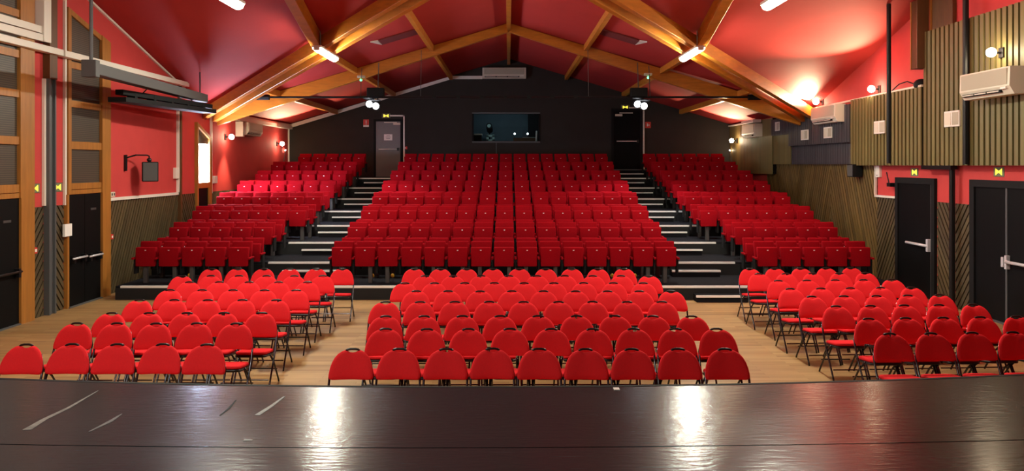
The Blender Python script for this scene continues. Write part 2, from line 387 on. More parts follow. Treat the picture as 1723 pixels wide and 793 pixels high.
# tip-up seats -----------------------------------------------------------
PITCH = .453
def trap(mb, wb_, wt, y0, y1, z0, z1, lean=0):
    return mb.add([(-wb_/2,y0,z0),(wb_/2,y0,z0),(wb_/2,y1,z0),(-wb_/2,y1,z0),(-wt/2,y0+lean,z1),(wt/2,y0+lean,z1),(wt/2,y1+lean,z1),(-wt/2,y1+lean,z1)],
                  [(0,3,2,1),(4,5,6,7),(0,1,5,4),(1,2,6,5),(2,3,7,6),(3,0,4,7)])
SEAT = {
 'seat_pad': trap(MB(), .375, .40, -.05, .05, .33, .70, .03).mesh('seat_pad', M['tipfab'], bevel=.018, smooth=True),
 'number_tag': trap(MB(), .028, .028, -.031, -.024, .638, .652, .0015).mesh('number_tag', M['paper']),
 'backrest': trap(MB(), .385, .40, .14, .215, .36, .80, .075).mesh('backrest', M['tipfab'], bevel=.02, smooth=True),
 'armrest': B(-.022,.022,-.10,.2,.47,.51).mesh('armrest', M['tipfab'], bevel=.012),
 'arm_panel': B(-.015,.015,.0,.17,.18,.47).mesh('arm_panel', M['black']),
 'leg': B(-.038,.038,.0,.09,0,.34).mesh('leg', M['legrey'], bevel=.006, seg=1),
}
ROWS = []    # (block, row index, tier, sub row, x0, n)
for k in range(8):
    for sub in (0, 1):
        if k == 7 and sub: continue
        ROWS.append(('centre', k, sub, -3.49, 15))
        if k < 2: ROWS.append(('left', k, sub, -7.32, 5)); ROWS.append(('right', k, sub, 4.83, 5))
        elif k == 7: ROWS.append(('left', k, sub, -7.0, 5)); ROWS.append(('right', k, sub, 4.45, 6))
        else: ROWS.append(('left', k, sub, -7.44, 6)); ROWS.append(('right', k, sub, 4.45, 6))
far = []
def seat_at(block, k, sub, i, n, x0):
    x = x0+PITCH*(i+.5); y = E0+EP*k+.40+sub*.77; z = tier_z(k); r = 2*k+sub
    if sub and (k >= 4 or (k == 3 and block != 'centre')):
        far.append((x,y,z,i,n)); return
    t = thing('tip_up_seat', f'red tip-up seat, {pos_word(i,n)} in the {ORD[r]} tiered row, {block} block', 'theatre seat', (x,y,z), 0, f'tip-up seats of the {block} block')
    p = link('seat_pad', SEAT['seat_pad'], t); link('number_tag', SEAT['number_tag'], p)
    link('backrest', SEAT['backrest'], t)
    l = link('leg', SEAT['leg'], t); l.location.x = .1 if i % 2 else -.02
    for sx in ((-1,1) if i == n-1 else (-1,)):
        a = link('armrest', SEAT['armrest'], t); a.location.x = sx*PITCH/2
        q = link('arm_panel', SEAT['arm_panel'], t); q.location.x = sx*PITCH/2
for block, k, sub, x0, n in ROWS:
    for i in range(n): seat_at(block, k, sub, i, n, x0)
mb = MB(); mats = ['tipfab','legrey','black']; mid = []
for x, y, z, i, n in far:
    for key, mi in (('seat_pad',0),('backrest',0),('leg',1),('armrest',0),('arm_panel',2)):
        me = SEAT[key]; dx = -PITCH/2 if key.startswith('arm') else 0; b = len(mb.v)
        mb.v += [(v.co.x+x+dx, v.co.y+y, v.co.z+z) for v in me.vertices]
        for p in me.polygons: mb.f.append([b+j for j in p.vertices]); mid.append(mi)
me = bpy.data.meshes.new('rear_tip_up_seats'); me.from_pydata(mb.v, [], mb.f); me.update()
for m_ in mats: me.materials.append(M[m_])
for p, mi in zip(me.polygons, mid): p.material_index = mi; p.use_smooth = (mi == 0)
tag(link('rear_tip_up_seats', me), 'red tip-up seats of the half hidden rows high in the tiers', 'theatre seats', kind='stuff')
# yellow capped floor bolts under the front row
for i, (x, wd) in enumerate(((-7.18,'left block, nearer the wall'),(-6.33,'left block, nearer the aisle'),(-2.7,'centre block, leftmost'),(-2.3,'centre block, second from left'),(2.05,'centre block, second from right'),(2.5,'centre block, rightmost'))):
    t = thing('floor_bolt', f'yellow capped bolt under the front tier row, {wd}', 'bolt', (x,E0+.62,Z0), group='yellow capped bolts')
    MB().tube([(0,0,0),(0,0,.09)], .012).build('stem', 'chrome', t); MB().sphere((0,0,.12), .035, sz=1.2).build('cap', 'yellow', t, smooth=True)
# ------------------------------------------------------------------ folding chairs
def ring_outline():
    half = [(0,.790),(.025,.793),(.046,.805),(.07,.812),(.10,.803),(.135,.781),(.164,.749),(.187,.706),(.202,.657),(.210,.61),(.211,.582),(.204,.561),(.175,.552),(.08,.551)]
    return half+[(0,.551)]+[(-x,z) for x, z in half[:0:-1]]
TILT = math.tan(math.radians(16))
def backrest_mesh():
    ol = ring_outline(); n = len(ol); c = (0,.66)
    levels = [(.5,-.030),(.85,-.026),(.965,-.016),(1.0,0),(.965,.014),(.8,.018)]
    vs = []; fs = []
    def P(x, y, z): return (x, y+(z-.55)*TILT+.12-1.0*x*x*.9+.02, z)
    for s_, y in levels:
        for x, z in ol: 
            xx = c[0]+(x-c[0])*s_; zz = c[1]+(z-c[1])*s_; vs.append(P(xx, y, zz))
    for l in range(len(levels)-1):
        for k in range(n): fs.append((l*n+k, l*n+(k+1) % n, (l+1)*n+(k+1) % n, (l+1)*n+k))
    vs.append(P(c[0],-.031,c[1])); f0 = len(vs)-1; vs.append(P(c[0],.018,c[1])); f1 = len(vs)-1
    for k in range(n):
        fs.append((f0, (k+1) % n, k)); fs.append((f1, (len(levels)-1)*n+k, (len(levels)-1)*n+(k+1) % n))
    return MB().add(vs, fs).mesh('backrest', M['fabric'], smooth=True)
def seat_outline(wd, d0, d1, r=.06):
    pts = []
    for cx, cy, a0 in ((wd-r,d1-r,0),(-wd+r,d1-r,90),(-wd+r,d0+r,180),(wd-r,d0+r,270)):
        for k in range(5):
            a = math.radians(a0+k*22.5); pts.append((cx+r*math.cos(a), cy+r*math.sin(a)))
    return pts
def cushion(name, wd, d0, d1, z, th, m, tilt):
    ol = seat_outline(wd, d0, d1); n = len(ol); vs = []; fs = []; cy = (d0+d1)/2
    for s_, dz in ((.97,0),(1,.01),(1,th*.6),(.96,th*.92),(.8,th)):
        for x, y in ol:
            yy = cy+(y-cy)*s_; vs.append((x*s_, yy, z+dz-(yy-d0)*tilt))
    for l in range(4):
        for k in range(n): fs.append((l*n+k, l*n+(k+1) % n, (l+1)*n+(k+1) % n, (l+1)*n+k))
    fs.append(tuple(range(n))[::-1]); fs.append(tuple(range(4*n, 5*n)))
    return MB().add(vs, fs).mesh(name, m, smooth=True)
def yb(z): return .14+(z-.55)*TILT
CH = {'backrest': backrest_mesh(),
 'seat': cushion('seat', .175, -.24, .13, .425, .035, M['fabric'], .10),
 'seat_pan': cushion('seat_pan', .18, -.245, .135, .395, .03, M['blackmetal'], .10),
 'handle': MB().tube([(-.066,yb(.80),.803),(-.05,yb(.81),.816),(-.025,yb(.82),.821),(.025,yb(.82),.821),(.05,yb(.81),.816),(.066,yb(.80),.803)], .0115).mesh('handle', M['blackmetal'], smooth=True),
 'stretcher': MB().tube([(-.2,-.19,.13),(.2,-.19,.13)], .008, 6).mesh('stretcher', M['chairmetal']),
 'rear_stretcher': MB().tube([(-.18,.22,.16),(.18,.22,.16)], .008, 6).mesh('rear_stretcher', M['chairmetal']),
}
for s_, nm in ((-1,'l'),(1,'r')):
    CH['front'+nm] = MB().tube([(s_*.155,yb(.73),.73),(s_*.203,yb(.6)-.02,.6),(s_*.205,.06,.43),(s_*.205,-.19,.05),(s_*.205,-.215,0)], .011, 8).mesh('front_leg', M['chairmetal'], smooth=True)
    CH['rear'+nm] = MB().tube([(s_*.188,-.10,.40),(s_*.188,.05,.28),(s_*.185,.25,.03),(s_*.185,.265,0)], .011, 8).mesh('rear_leg', M['chairmetal'], smooth=True)
def chair(x, y, rz, label, group):
    t = thing('folding_chair', label, 'chair', (x,y,0), rz, group)
    for nm, key in (('backrest','backrest'),('seat','seat'),('seat_pan','seat_pan'),('handle','handle'),('stretcher','stretcher'),('stretcher','rear_stretcher'),('leg','frontl'),('leg','frontr'),('leg','rearl'),('leg','rearr')):
        link(nm, CH[key], t)
def chair_row(block, r, x0, n, y, pitch=.4415, slope=0, rz=0):
    rowname = ['front','second','third','fourth','fifth','sixth','seventh','back'][r]
    for i in range(n):
        x = x0+pitch*(i+.5)
        chair(x+random.uniform(-.003,.003), y+slope*(x-x0)+random.uniform(-.012,.012), rz+random.uniform(-.012,.012),
              f'red folding chair with rounded back, {pos_word(i,n)} of {rowname} row, {block} floor block', f'folding chairs of the {block} floor block')
CY = [7.87+.876*r for r in range(8)]
BK = .17                              # measured depths are those of the backrests
for r, x0 in enumerate((-1.70,-1.535,-1.64,-1.795,-1.50,-1.76,-1.54,-1.81)):
    chair_row('centre', r, x0, 9, [7.87,8.83,9.59,10.6,11.5,12.3,13.1,14.0][r]-BK)
for r, (x0, n, y, p) in enumerate(((-4.92,5,8.07,.4415),(-4.99,5,9.15,.4415),(-4.91,5,9.8,.4415),(-5.0,5,10.75,.4415),(-4.96,5,11.6,.4415),(-4.99,5,12.4,.4415),(-5.37,6,13.1,.4415),(-5.23,6,14.0,.4405))):
    chair_row('left', r, x0, n, y-BK, p, 0, 0)
for r, (x0, y) in enumerate(((3.73,8.56),(3.88,9.42),(3.84,10.26),(3.82,11.02),(3.77,11.72),(3.87,12.54),(3.81,13.33),(3.85,14.0))):
    chair_row('right', r, x0, 5, y-BK, .4415, .07, math.radians(2))
# ------------------------------------------------------------------ left wall joinery
def on_left(name, label, cat, kind=None): return thing(name, label, cat, (XL,0,0), 0, None, kind)
def lbox(t, name, m, y0, y1, z0, z1, d=.05, d0=0.0, **kw): return B(d0,d,y0,y1,z0,z1).build(name, m, t, **kw)
def exit_bar(t, y0, y1, z, m='barsteel', sx=1):
    for y in (y0+.06, y1-.06): B(*(sorted((.05*sx,.13*sx))), y-.03, y+.03, z-.09, z+.05).build('bar_bracket', 'blackmetal', t)
    MB().tube([(.12*sx,y0,z),(.12*sx,y1,z)], .02).build('push_bar', m, t, smooth=True)
# window_2 and door_2
t = on_left('window_2', 'tall amber framed window with slanted top and lowered dark blinds', 'window', 'structure')
YP0, YP1 = 14.92, 16.12
top = lambda y: 5.40-.27*(y-14.92)
for y0, y1 in ((14.90,15.0),(16.1,16.44)):
    MB().prism([(0,y0,2.04),(0,y1,2.04),(0,y1,top(y1)),(0,y0,top(y0))], (.09 if y0 > 16 else .07,0,0)).build('stile', 'pine', t)
MB().prism([(0,15.0,top(15)-.1),(0,16.1,top(16.1)-.1),(0,16.1,top(16.1)),(0,15.0,top(15))], (.07,0,0)).build('rail', 'pine', t)
zz = [2.04,2.24,2.86,3.0,3.62,3.74,4.32,4.44]
for a, b in ((2.04,2.12),(2.13,2.24),(2.86,3.0),(3.62,3.74),(4.32,4.44)): lbox(t,'rail','pine',15.0,16.1,a,b,.07)
for a, b in ((2.24,2.86),(3.0,3.62),(3.74,4.32)): lbox(t,'pane','blind',15.0,16.1,a,b,.03)
MB().prism([(0,15.0,4.44),(0,16.1,4.44),(0,16.1,top(16.1)-.1),(0,15.0,top(15)-.1)], (.03,0,0)).build('pane', 'blind', t)
t = on_left('door_2', 'black double door with bright push bars below the slanted window', 'door', 'structure')
lbox(t,'door_leaf','door',14.92,15.5,.02,2.03,.05); lbox(t,'door_leaf','door',15.51,16.1,.02,2.03,.05)
lbox(t,'door_post','pine',16.11,16.44,0,2.04,.09); lbox(t,'door_post','pine',14.86,14.92,0,2.04,.07)
lbox(t,'threshold','steelgrey',14.9,16.1,0,.02,.1)
exit_bar(t,14.96,15.46,.88); exit_bar(t,15.55,16.05,.86)
lbox(t,'name_plate','legrey',15.72,15.92,1.72,1.76,.056,.05)
# window_1 and door_1 (cut by the frame)
t = on_left('window_1', 'amber framed window with dark blinds at the left picture edge', 'window', 'structure')
lbox(t,'stile','pine',13.40,13.8,2.04,5.6,.09); lbox(t,'stile','pine',12.2,12.3,2.04,5.8,.07)
for a, b in ((2.04,2.12),(2.13,2.26),(2.9,3.03),(3.66,3.78),(4.3,4.42),(4.95,5.07)): lbox(t,'rail','pine',12.3,13.4,a,b,.07)
for a, b in ((2.26,2.9),(3.03,3.66),(3.78,4.3),(4.42,4.95),(5.07,5.6)): lbox(t,'pane','blind',12.3,13.4,a,b,.03)
t = on_left('door_1', 'black door with dark push bar at the left picture edge', 'door', 'structure')
lbox(t,'door_leaf','door',12.3,13.42,.02,2.03,.05); lbox(t,'door_post','pine',13.42,13.8,0,2.04,.09); lbox(t,'threshold','steelgrey',12.3,13.4,0,.02,.1)
exit_bar(t,12.4,13.38,.86,'blackmetal')
lbox(t,'name_plate','legrey',13.0,13.2,1.66,1.70,.056,.05)
# small daylit window above the tiers
t = on_left('window_3', 'narrow daylit window with slanted top beside the tiers', 'window', 'structure')
tp = lambda y: 3.66-.36*(y-21.05)
for y0, y1 in ((21.05,21.13),(21.9,22.08)): MB().prism([(0,y0,1.2),(0,y1,1.2),(0,y1,tp(y1)),(0,y0,tp(y0))], (.08,0,0)).build('stile','pine',t)
MB().prism([(0,21.13,tp(21.13)-.09),(0,21.9,tp(21.9)-.09),(0,21.9,tp(21.9)),(0,21.13,tp(21.13))], (.08,0,0)).build('rail','pine',t)
lbox(t,'rail','pine',21.13,21.9,1.98,2.12,.08); lbox(t,'pane','daylight',21.13,21.9,2.12,3.12,.03)
lbox(t,'panel','door',21.13,21.9,1.2,1.98,.03)
MB().prism([(0,21.13,3.12),(0,21.9,3.12),(0,21.9,tp(21.9)-.09),(0,21.13,tp(21.13)-.09)], (.03,0,0)).build('pane','blind',t)
# columns
t = on_left('steel_column', 'grey steel column between the two left doors', 'column'); lbox(t,'web','steelgrey',14.27,14.40,0,4.05,.06); lbox(t,'flange','steelgrey',14.22,14.27,0,4.05,.10); lbox(t,'flange','steelgrey',14.40,14.44,0,4.05,.10)
tag(B(XL,XL+.12,14.2,14.44,4.05,6.08).build('timber_post','post'), 'dark timber post above the grey steel column', 'post')
tag(B(XL,XL+.08,19.97,20.06,0,4.5).build('timber_post','post'), 'thin dark timber post right of the wall speaker', 'post')
def conduit(label, pts, r=.02, m='white', sq=None):
    mb = MB()
    for a, b in zip(pts[:-1], pts[1:]):
        a = Vector(a); b = Vector(b); lo = [min(a[i],b[i])-r for i in range(3)]; hi = [max(a[i],b[i])+r for i in range(3)]
        if sum(1 for i in range(3) if abs(a[i]-b[i]) > 1e-4) == 1: mb.box(lo[0],hi[0],lo[1],hi[1],lo[2],hi[2])
        else: mb.beam(a+Vector((0,0,r)), b+Vector((0,0,r)), 2*r, 2*r)
    return tag(mb.build('cable_trunking', m), label, 'trunking')
conduit('white trunking up the left edge of the grey steel column', [(XL+.025,14.19,1.9),(XL+.025,14.19,4.02)], .025)
conduit('white trunking running up beside the slanted blind window', [(XL+.02,14.86,1.88),(XL+.02,14.86,5.6)], .025)
conduit('short white trunking down from the long white duct', [(XL+.02,14.50,3.98),(XL+.02,14.50,4.47)], .015)
conduit('white trunking along the wainscot top below the wall speaker', [(XL+.025,16.5,WT+.03),(XL+.025,19.93,WT+.03),(XL+.025,19.93,4.0)], .03)
conduit('white edging along the left wall under the ceiling slope', [(XL+.02,21.9,zf(21.9)-.06),(XL+.02,12,zf(12)-.06)], .022)
conduit('white trunking up the wall right of the daylit window', [(XL+.02,22.16,1.85),(XL+.02,22.16,3.95)], .03)
for y0, y1, lab in ((12.4,14.50,'nearer length of the long white duct across the left windows'),(14.55,20.2,'longer far length of the white duct across the left windows')):
    tag(B(XL+.06,XL+.2,y0,y1,4.47,4.58).build('wall_duct','white',bevel=.01), lab, 'duct')
t = thing('corner_duct','white right-angled duct in the top left corner', 'duct', (XL+.02,0,0))
B(0,.14,12.4,14.1,4.64,4.76).build('lower_run','white',t,bevel=.01); B(0,.12,12.4,13.95,4.78,4.90).build('upper_run','white',t,bevel=.01); B(0,.16,13.92,14.14,4.64,6.15).build('riser_duct','white',t,bevel=.012)
# eaves trunk in the rear left
t = thing('eaves_trunking','white boxed trunking under the rear left eaves', 'trunking', (XL,0,0))
B(0,.16,22.75,YB-.02,3.86,3.98).build('lower_box','white',t,bevel=.008); B(0,.1,23.2,YB-.02,3.99,4.04).build('upper_box','white',t,bevel=.008)
B(0,.2,22.5,22.72,3.74,3.96).build('end_box','white',t,bevel=.01)
# rake trunk on the rear wall, up to the air conditioner
mb = MB(); mb.prism([(XL+.05,YB,3.90),(-2.05,YB,zb(2.05)-.13),(-2.05,YB,zb(2.05)-.02),(XL+.05,YB,4.03)], (0,-.07,0)); mb.box(-2.06,-.95,YB-.07,YB,zb(2.05)-.13,zb(2.05)-.02)
tag(mb.build('cable_trunking','white'), 'white trunking sloping up the black rear wall to the air conditioner', 'trunking')
# exit signs
def exit_sign(label, loc, rz):
    t = thing('exit_sign', label, 'exit sign', loc, rz)
    B(-.16,.16,0,.05,-.09,.09).build('housing','cream',t,bevel=.008); f = B(-.145,.145,-.006,0,-.075,.075).build('sign_face','exitgreen',t)
    mb = MB()   # running-figure and arrow pictogram
    for a in (-1, 1): mb.prism([(a*.004,-.009,.012),(a*.09,-.009,.055),(a*.09,-.009,-.055),(a*.004,-.009,-.012)], (0,.003,0))
    mb.build('pictogram','exityellow',f)
    return t
exit_sign('lit exit sign on the left wall nearest the picture edge', (XL,13.95,2.18), PI/2)
exit_sign('lit exit sign left of the slanted blind window', (XL,14.66,2.18), PI/2)
exit_sign('lit exit sign above the single door on the right', (XR,16.5,2.43), -PI/2)
exit_sign('lit exit sign above the double door at right edge', (XR,13.66,2.46), -PI/2)
exit_sign('lit exit sign over the grey rear door', (-4.42,YB,4.35), 0)
exit_sign('lit exit sign over the black rear door', (4.2,YB,4.66), 0)
# alarms, sockets, paper
for y, lab in ((13.9,'red fire alarm button near the left picture edge'),(16.58,'red fire alarm button right of the left double door')):
    t = thing('fire_alarm', lab, 'alarm button', (XL,y,1.14), PI/2); B(-.05,.05,-.05,0,-.05,.05).build('case','redplastic',t,bevel=.008); B(-.025,.025,-.055,-.05,-.02,.025).build('call_point','paper',t)
    conduit('thin pale cable above the '+lab, [(XL+.012,y-.02 if y < 14 else y-.04,1.2),(XL+.012,y-.02 if y < 14 else y-.04,1.9)], .01, 'cream')
tag(B(XL+.055,XL+.1,14.72,14.96,1.30,1.52).build('notice_board','paper',bevel=.004), 'white blank notice panel beside the left double door', 'notice')
t = thing('wall_socket','white double socket above the left wainscot corner','socket',(XL,16.62,1.985)); B(0,.05,-.09,.09,-.05,.05).build('plate','cream',t,bevel=.006)
for dy in (-.045,.045): B(.05,.053,dy-.025,dy+.025,-.025,.025).build('outlet','legrey',t)
t = thing('junction_box','white junction box on the trunking right of the wall speaker','box',(XL,19.8,2.38)); B(0,.08,-.1,.1,-.13,.13).build('case','white',t,bevel=.01); B(.08,.085,-.085,.085,-.115,.115).build('lid','white',t)
t = thing('junction_box','white junction box right of the daylit window','box',(XL,22.4,2.18)); B(0,.07,-.12,.12,-.1,.1).build('case','white',t,bevel=.01); B(.07,.075,-.1,.1,-.08,.08).build('lid','white',t)
# wall speaker left
t = thing('wall_speaker','black loudspeaker hanging from a bent bracket on the left red wall','loudspeaker',(XL,17.6,0))
B(0,.04,-.42,-.34,2.45,2.78).build('wall_plate','blackmetal',t)
MB().tube([(.03,-.38,2.72),(.2,-.3,2.78),(.3,.0,2.78),(.32,.06,2.76),(.32,.06,2.68)], .016).build('bracket','blackmetal',t)
c = B(-.16,.16,-.15,.15,2.22,2.64).build('cabinet','black',t,bevel=.02); c.location = (.33,.08,0); c.rotation_euler = (0,0,math.radians(25))
g = B(-.14,.14,-.158,-.148,2.24,2.62).build('grille','screengrey',c)
MB().sphere((.32,.06,2.68), .05).build('swivel','blackmetal',t)
# hanging screen case and batten on the left
t = thing('projection_screen','long grey rolled up projection screen case hanging at left','screen',(0,0,0))
p, q = Vector((-6.8,13.5,4.24)), Vector((-7.22,19.7,4.24))
MB().beam(p,q,.2,.19).build('case','screengrey',t,bevel=.012); MB().tube([(-6.8,13.55,4.2),(-6.8,13.55,6.33)], .03).build('hanger','steelgrey',t)
B(-6.92,-6.68,13.46,13.6,4.0,4.28).build('end_cap','screengrey',t,bevel=.01); MB().tube([(-7.2,19.4,4.2),(-7.2,19.4,4.74)], .015).build('hanger','blackmetal',t)
t = thing('lighting_batten','black lighting batten hanging under the projection screen case','stage light',(0,0,0))
MB().beam((-7.35,15.7,4.0),(-7.05,19.6,4.0),.16,.1).build('body','black',t,bevel=.01)
MB().beam((-7.3,15.5,3.84),(-6.95,19.3,3.86),.36,.09).build('flap','black',t,bevel=.006)
for i in range(5):
    f = .12+.19*i; c = Vector((-7.35,15.7,4.0)).lerp(Vector((-7.05,19.6,4.0)), f); B(c.x-.08,c.x+.08,c.y-.06,c.y+.06,3.84,4.0).build('lamp_head','black',t,bevel=.01)
for y in (16.4,18.8): MB().tube([(-7.25,y,3.95),(-7.1,y,4.1)], .012).build('clamp','blackmetal',t)
# ------------------------------------------------------------------ air conditioners
def aircon(label, loc, rz, wd, h, dp=.26):
    t = thing('air_conditioner', label, 'air conditioner', loc, rz)
    MB().prism([(-wd/2,0,0),(-wd/2,-dp*.7,0),(-wd/2,-dp,h*.3),(-wd/2,-dp*.96,h),(-wd/2,0,h)], (wd,0,0)).build('casing','cream',t,bevel=.008)
    B(-wd/2+.06,wd/2-.06,-dp-.008,-dp*.9,h*.36,h*.94).build('grille_panel','grille',t)
    l = B(-wd/2+.08,wd/2-.24,-dp*.9-.02,-dp*.7,h*.1,h*.2).build('outlet_slot','black',t)
    for i in range(3): B(-wd/2+.1+i*(wd-.34)/3,-wd/2+.06+(i+1)*(wd-.34)/3,-dp*.9-.028,-dp*.9-.018,h*.13,h*.17).build('louvre','cream',l)
    B(wd/2-.22,wd/2-.08,-dp-.01,-dp*.9,h*.2,h*.28).build('control_strip','white',t)
    return t
aircon('cream air conditioner high under the rear gable peak', (-.16,YB,5.68), 0, 1.56, .38)
aircon('cream air conditioner on the left wall under the white eaves trunking', (XL+.04,25.2,3.46), PI/2, 1.4, .38)
aircon('cream air conditioner high on the far right wood panelling', (7.9,26.6,3.45), -PI/2, 1.4, .42)
aircon('cream air conditioner on the charcoal slatted panelling', (7.9,20.28,3.59), -PI/2, 1.54, .42)
aircon('large cream air conditioner on the tall olive slats at right', (7.745,13.13,3.64), -PI/2, 1.38, .42)
for y0, y1 in ((24.2,24.35),): tag(B(XL,XL+.22,y0,y1,3.4,3.84).build('pipe_cover','white',bevel=.01), 'white pipe cover left of the left wall air conditioner', 'pipe cover')
tag(B(7.6,7.86,25.9,27.2,3.90,4.0).build('pipe_cover','white',bevel=.01), 'white pipe cover on top of the far right air conditioner', 'pipe cover')
# ------------------------------------------------------------------ right wall slatted panelling
def slats(name, label, y0, y1, z0, z1, xf, m, pitch=.157, sw=.102, backing='slatback', gaps=()):
    t = thing(name, label, 'panelling', (xf,0,0)); B(.028,XR-xf-.002,y0,y1,z0,z1).build('backing',backing,t)
    n = max(1, round((y1-y0)/pitch)); p = (y1-y0)/n
    me = B(0,.026,-sw/2,sw/2,z0-.006,z1+.006).mesh('slat', M[m])
    for i in range(n): o = link('slat', me, t); o.location.y = y0+(i+.5)*p; o.location.x = random.uniform(0,.004)
    return t
slats('slat_panel','lower olive slatted panel between the charcoal slats and tall slats', 15.85,19.16,2.57,4.06,7.86,'slat')
slats('slat_panel','tall olive slatted panel at the right picture edge', 11.4,15.8,2.57,5.08,7.86,'slat')
slats('slat_panel','charcoal slatted box under the right air conditioner', 19.2,23.4,3.11,3.98,7.86,'gslat',.15,.125,'black')
slats('slat_panel','recessed charcoal slats beneath the charcoal box', 19.2,23.4,2.6,3.10,7.95,'gslat',.15,.125,'black')
slats('slat_panel','short charcoal slatted panel with one vent, farthest along right wall', 23.42,24.95,3.45,3.92,7.86,'gslat',.15,.125,'black')
slats('plank_panel','olive vertical boards below the far charcoal panel', 23.42,24.95,2.6,3.44,7.93,'slat',.13,.122)
slats('plank_panel','olive vertical boards below the far right air conditioner', 24.97,27.8,2.3,3.98,7.9,'slat',.13,.122)
slats('plank_panel','brownish vertical boards in the rear right corner', 27.82,YB-.02,2.3,3.95,7.95,'wood2',.13,.122)
conduit('thin pale trunking along the top of the right wall panelling', [(7.9,15.9,4.09),(7.9,23.3,4.02)], .02, 'cream')
conduit('white trunking along the rear right eaves', [(7.93,27.3,3.97),(7.93,29.95,3.97)], .025)
# vents
def vent(label, y, z, wd, h, xf=7.86):
    t = thing('air_vent', label, 'vent', (xf,y,z), -PI/2); B(-wd/2,wd/2,-.03,.0,-h/2,h/2).build('frame','white',t,bevel=.005)
    for i in range(2):
        cx = -wd/4+i*wd/2; B(cx-wd/4+.03,cx+wd/4-.02,-.036,-.03,-h/2+.03,h/2-.03).build('louvre','grille' if i else 'cream',t)
vent('white vent on the far short charcoal panel', 24.3, 3.70, .36, .26)
vent('white vent on the charcoal box, farther from the camera', 22.05, 3.37, .5, .27)
vent('white vent on the charcoal box below the air conditioner', 20.45, 3.37, .5, .27)
vent('white vent on the lower olive slats beside the black pole', 17.6, 3.37, .5, .27)
vent('white vent on the tall olive slats left of the pole', 14.72, 3.39, .5, .28)
# doors right
def on_right(name, label): return thing(name, label, 'door', (XR,0,0), 0, None, 'structure')
def rbox_(t, name, m, y0, y1, z0, z1, d=.05, d0=0.0, **kw): return B(-d,-d0,y0,y1,z0,z1).build(name, m, t, **kw)
t = on_right('door_3','black single door with silver push bar on the right wall')
rbox_(t,'door_leaf','door',15.75,17.1,.02,2.2,.03); rbox_(t,'door_post','black',17.1,17.22,0,2.32,.06); rbox_(t,'door_post','black',15.63,15.75,0,2.32,.06); rbox_(t,'lintel','black',15.75,17.1,2.2,2.32,.06); rbox_(t,'edge_strip','steelgrey',15.75,15.79,.02,2.2,.045)
B(-.1,-.03,15.8,15.87,.92,1.16).build('lock_case','barsteel',t,bevel=.01); MB().tube([(-.1,15.82,1.03),(-.1,16.65,1.03)], .026).build('push_bar','barsteel',t,smooth=True)
rbox_(t,'closer','blackmetal',17.25,17.42,2.12,2.2,.14); MB().tube([(-.1,17.4,2.2),(-.14,17.42,2.42)], .012).build('closer_arm','blackmetal',t)
t = on_right('door_4','black double door with silver push bar at the right picture edge')
rbox_(t,'door_leaf','door',13.4,14.35,.02,2.2,.03); rbox_(t,'door_leaf','door',11.9,13.38,.02,2.2,.03); rbox_(t,'door_post','black',14.3,14.44,0,2.32,.06); rbox_(t,'lintel','black',11.9,14.3,2.2,2.32,.06); rbox_(t,'edge_strip','steelgrey',13.37,13.41,.02,2.2,.045)
B(-.1,-.03,13.3,13.36,.9,1.12).build('lock_case','barsteel',t,bevel=.01); MB().tube([(-.1,13.32,1.02),(-.1,12.3,1.02)], .026).build('push_bar','barsteel',t,smooth=True); B(-.07,-.03,13.44,13.5,.92,1.08).build('handle','barsteel',t,bevel=.008)
rbox_(t,'threshold','steelgrey',11.9,14.3,0,.02,.1)
conduit('white trunking framing the red panel left of the right single door', [(XR-.04,18.17,2.56),(XR-.04,18.17,1.9),(XR-.04,17.25,1.9)], .022)
t = thing('junction_box','white box at the top of the red panel trunking','box',(XR,18.05,2.44)); B(-.06,0,-.1,.08,-.13,.12).build('case','white',t,bevel=.006); B(-.064,-.06,-.02,.02,-.1,-.08).build('switch','legrey',t)
t = thing('wall_speaker','small black loudspeaker below the charcoal slats','loudspeaker',(XR-.14,19.0,2.45)); B(-.12,.1,-.16,.16,-.15,.14).build('cabinet','black',t,bevel=.012); B(-.125,-.115,-.14,.14,-.13,.12).build('grille','screengrey',t); B(.1,.14,-.04,.04,-.05,.05).build('bracket','blackmetal',t)
# poles and posts on the right
tag(MB().tube([(7.3,15.98,2.6),(7.3,15.98,5.67)], .042, 10).build('black_pole','blackmetal'), 'black vertical pole in front of the lower olive slats', 'pole')
tag(MB().tube([(7.8,14.2,2.58),(7.8,14.2,6.1)], .05, 10).build('black_pole','blackmetal'), 'black vertical pole in front of the tall olive slats', 'pole')
t = thing('support_pole','black floor pole between the two right doors','pole',(7.93,14.88,0)); MB().tube([(0,0,0),(0,0,2.58)], .05, 10).build('pole','blackmetal',t); B(-.06,.06,-.06,1.0,2.49,2.57).build('top_arm','blackmetal',t)
t = thing('timber_column','dark timber boxed column above the lower slats','column',(7.86,15.95,0)); B(-.14,.09,-.22,.0,4.4,5.70).build('shaft','post',t,bevel=.01); B(-.155,-.13,-.01,.02,4.4,5.69).build('lit_edge','pine',t)  # paler pine strip paints the light on the column's left edge
t = thing('timber_column','reddish timber boxed column behind the tall slats','column',(7.95,15.2,0)); B(.02,.1,-.25,.5,5.1,5.7).build('shaft','post',t,bevel=.01); B(-.0,.03,.46,.52,5.1,5.69).build('lit_edge','pine',t)  # same painted light edge repeated in pine
tag(MB().sphere((7.98,16.1,4.13), .14, sz=.8).build('spot_lamp_head','black',smooth=True), 'black lamp head resting on the lower olive slats', 'lamp')
tag(MB().tube([(7.95,17.3,4.1),(7.95,16.95,4.22),(7.95,16.6,4.24),(7.95,16.25,4.14)], .012).build('power_cable','black'), 'black cable looping along the lower slat top', 'cable')
